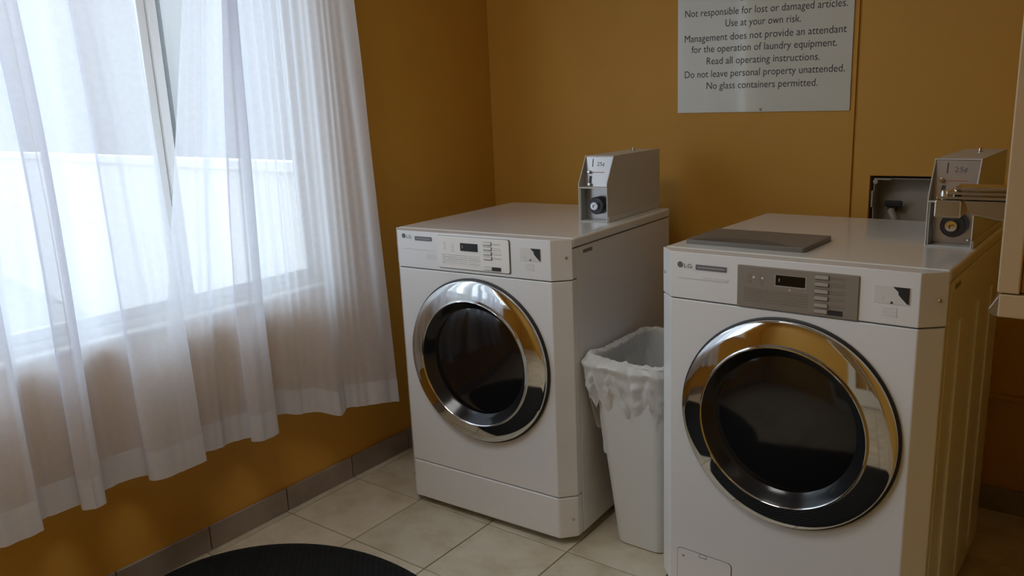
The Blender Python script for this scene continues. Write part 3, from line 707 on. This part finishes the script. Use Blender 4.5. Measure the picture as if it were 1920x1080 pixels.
# ------------------------------------------------------------------ floor mats
def floor_mat(cx0, cy0, rx, ry, label, e=2.35):
    n = 96; R = None
    def ring(bm, s, z):
        out = []
        for k in range(n):
            t = 2*math.pi*k/n; c, q = math.cos(t), math.sin(t)
            out.append(bm.verts.new(((rx-s)*math.copysign(abs(c)**(2/e), c), (ry-s)*math.copysign(abs(q)**(2/e), q), z)))
        return out
    bm = bmesh.new(); rs = [ring(bm, 0, 0.0), ring(bm, 0, 0.003), ring(bm, 0.004, 0.006), ring(bm, 0.018, 0.008), ring(bm, 0.022, 0.0105), ring(bm, 0.045, 0.0115)]
    for A, B in zip(rs, rs[1:]):
        for k in range(n): bm.faces.new((A[k], A[(k+1) % n], B[(k+1) % n], B[k]))
    bm.faces.new(rs[0]); bm.faces.new(rs[-1])
    o = obj('floor_mat', bm, m_mat, None, smooth=40); o.location = (cx0, cy0, 0.0008)
    return tag(o, label, 'mat', 'black floor mats')
floor_mat(0.560, -1.766, 0.541, 0.441, 'oval black ribbed floor mat below the curtain', 2.06)
floor_mat(1.600, -1.610, 0.640, 0.450, 'oval black ribbed floor mat in front of the washing machine', 2.06)

# ------------------------------------------------------------------ unseen fill panel, added at the ceiling to brighten the room
lp = empty('added_fill_light', (0.95, -2.20, RZ)); tag(lp, 'square white panel added at the ceiling as unseen fill light', 'added fill light')
bm = bmesh.new(); prism(bm, rrect(-0.33, 0.33, -0.33, 0.33, 0.02), -0.045, -0.0005); obj('fill_frame', bm, m_frame, lp, bevel=0.004)
bm = bmesh.new(); prism(bm, rrect(-0.30, 0.30, -0.30, 0.30, 0.02), -0.052, -0.0455); obj('diffuser', bm, m_fill, lp)

# ------------------------------------------------------------------ soap vending machine on the right wall
vx, vy0, vy1 = 2.119, -1.546, -1.190
vm = empty('soap_vending_machine', (vx, vy0, 1.040)); tag(vm, 'cream wall-mounted vending machine with a coin slide at the right edge', 'vending machine')
WX = RX-vx-0.001; DY = vy1-vy0
part('lower_housing', m_vend, vm, box, 0.003, WX, 0.0005, DY-.001, 0.0, 0.034, bevel=0.002)
part('front_cover', m_vend, vm, box, 0.0, 0.0275, 0.0, DY, 0.0355, 1.02, bevel=0.0025)
part('cabinet', m_vend2, vm, box, 0.028, WX, 0.010, DY-.010, 0.0355, 1.01, bevel=0.002)
bm = bmesh.new(); prism(bm, [(0.0025, 0.031), (-0.0090, 0.0095), (-0.0075, 0.0030), (-0.0010, 0.0005), (0.0025, 0.0005)], 0.006, DY-.02, axis='y')
obj('tray_lip', bm, m_chrome2, vm, bevel=0.001)
sx, sy, sz = -0.100, 0.130, 0.128           # coin slide: x out of the cover, y centre, z base
sl = part('coin_slide', m_chrome2, vm, prism, [(sx+.045, sz+.004), (0.0005, sz-.006), (0.0005, sz+.026), (sx+.035, sz+.026)], sy-.030, sy+.030, axis='y', bevel=0.002)
for k, (zz, xo) in enumerate(((0.0275, -.002), (0.0345, 0.012), (0.0415, 0.022))):
    part('slide_plate', m_chrome2, sl, box, sx+xo, 0.0, sy-.032+.002*k, sy+.032-.002*k, sz+zz, sz+zz+.0042, bevel=0.0008)
part('slide_head', m_chrome2, sl, box, sx-.004, sx+.034, sy-.036, sy+.036, sz-.002, sz+.0265, bevel=0.0035)
for k in (0, 1): part('slide_knob', m_chrome, sl, lathe, [(0.0065, sz+.026), (0.0065, sz+.036), (0.005, sz+.040), (0, sz+.041)], (sx+.008+.014*k, sy-.020+.02*k), axis='z', seg=18, smooth=40)

# ------------------------------------------------------------------ glazed door leaf folded back against the wall behind the viewer
dr = struct(empty('door_1', (1.52, RY+0.03, 0.0)))
DW, DH = 0.80, 2.04
cols_u = [0.0, 0.115]; nC, nR = 3, 5; bar = 0.022
gw = (DW-0.23-bar*(nC-1))/nC; gh = (DH-0.28-0.13-bar*(nR-1))/nR
us, holes = [0, DW], []; zs_ = [0.012, DH]
for i in range(nC):
    a = 0.115+i*(gw+bar); us += [a, a+gw]
for j in range(nR):
    b = 0.28+j*(gh+bar); zs_ += [b, b+gh]
for i in range(nC):
    for j in range(nR):
        a = 0.115+i*(gw+bar); b = 0.28+j*(gh+bar); holes.append((a, a+gw, b, b+gh))
bm = bmesh.new(); wall_grid(bm, 'y', 0.0, 0.038, us, zs_, holes)
leaf = obj('door_leaf', bm, m_door, dr, bevel=0.003)
for h in holes: part('pane', m_pane, leaf, box, h[0]-.002, h[1]+.002, 0.017, 0.021, h[2]-.002, h[3]+.002)
part('door_knob', m_brass, dr, lathe, [(0, 0.095), (0.020, 0.092), (0.027, 0.078), (0.020, 0.062), (0.010, 0.058), (0.010, 0.046), (0.026, 0.044), (0.026, 0.0385)], (0.06, 0.98), seg=24, smooth=40)

# ------------------------------------------------------------------ outside: ground, fence, neighbouring house
part('exterior_ground', m_ground, None, box, -20, -0.16, -20, 20, -0.30, -0.20)['kind'] = 'structure'
A0, A1 = Vector((-7.0, 0.505, 0)), Vector((-0.32, -0.445, 0))
L = (A1-A0).length; ang = math.atan2(A1.y-A0.y, A1.x-A0.x)
fe = empty('exterior_fence', (A0.x, A0.y, -0.20), ang); tag(fe, 'white board fence outside the window behind the sheer curtains', 'fence')
nb = 44; bw = L/nb
bm = bmesh.new(); box(bm, 0, bw-0.006, -0.012, 0.012, 0.05, 1.30); bme = mesh_of('board', bm); bme.materials.append(m_fence)
for k in range(nb):
    o = bpy.data.objects.new('board', bme); COL.objects.link(o); o.parent = fe; o.location = (k*bw, 0, 0)
part('top_rail', m_fence, fe, box, -0.01, L+0.01, -0.045, 0.045, 1.30, 1.35, bevel=0.004)
part('back_rail', m_fence, fe, box, 0, L, 0.0125, 0.045, 0.30, 0.38)
for k in range(5): part('post', m_fence, fe, box, k*(L-.09)/4, k*(L-.09)/4+.09, 0.0455, 0.13, 0.0, 1.299)
ho = empty('exterior_house', (-8.0, 0, -0.20)); tag(ho, 'pale grey rendered neighbouring house beyond the white fence', 'building')
part('house_wall', m_bldg, ho, box, -3.0, 0.0, -9, 11, 0.0, 4.2)
part('eaves', m_frame, ho, box, -3.2, 0.35, -9.2, 11.2, 4.2, 4.4)
part('drain_pipe', m_pipe, ho, lathe, [(0.035, 0.0), (0.035, 4.2)], (0.05, 3.19), axis='z', seg=14, smooth=60)
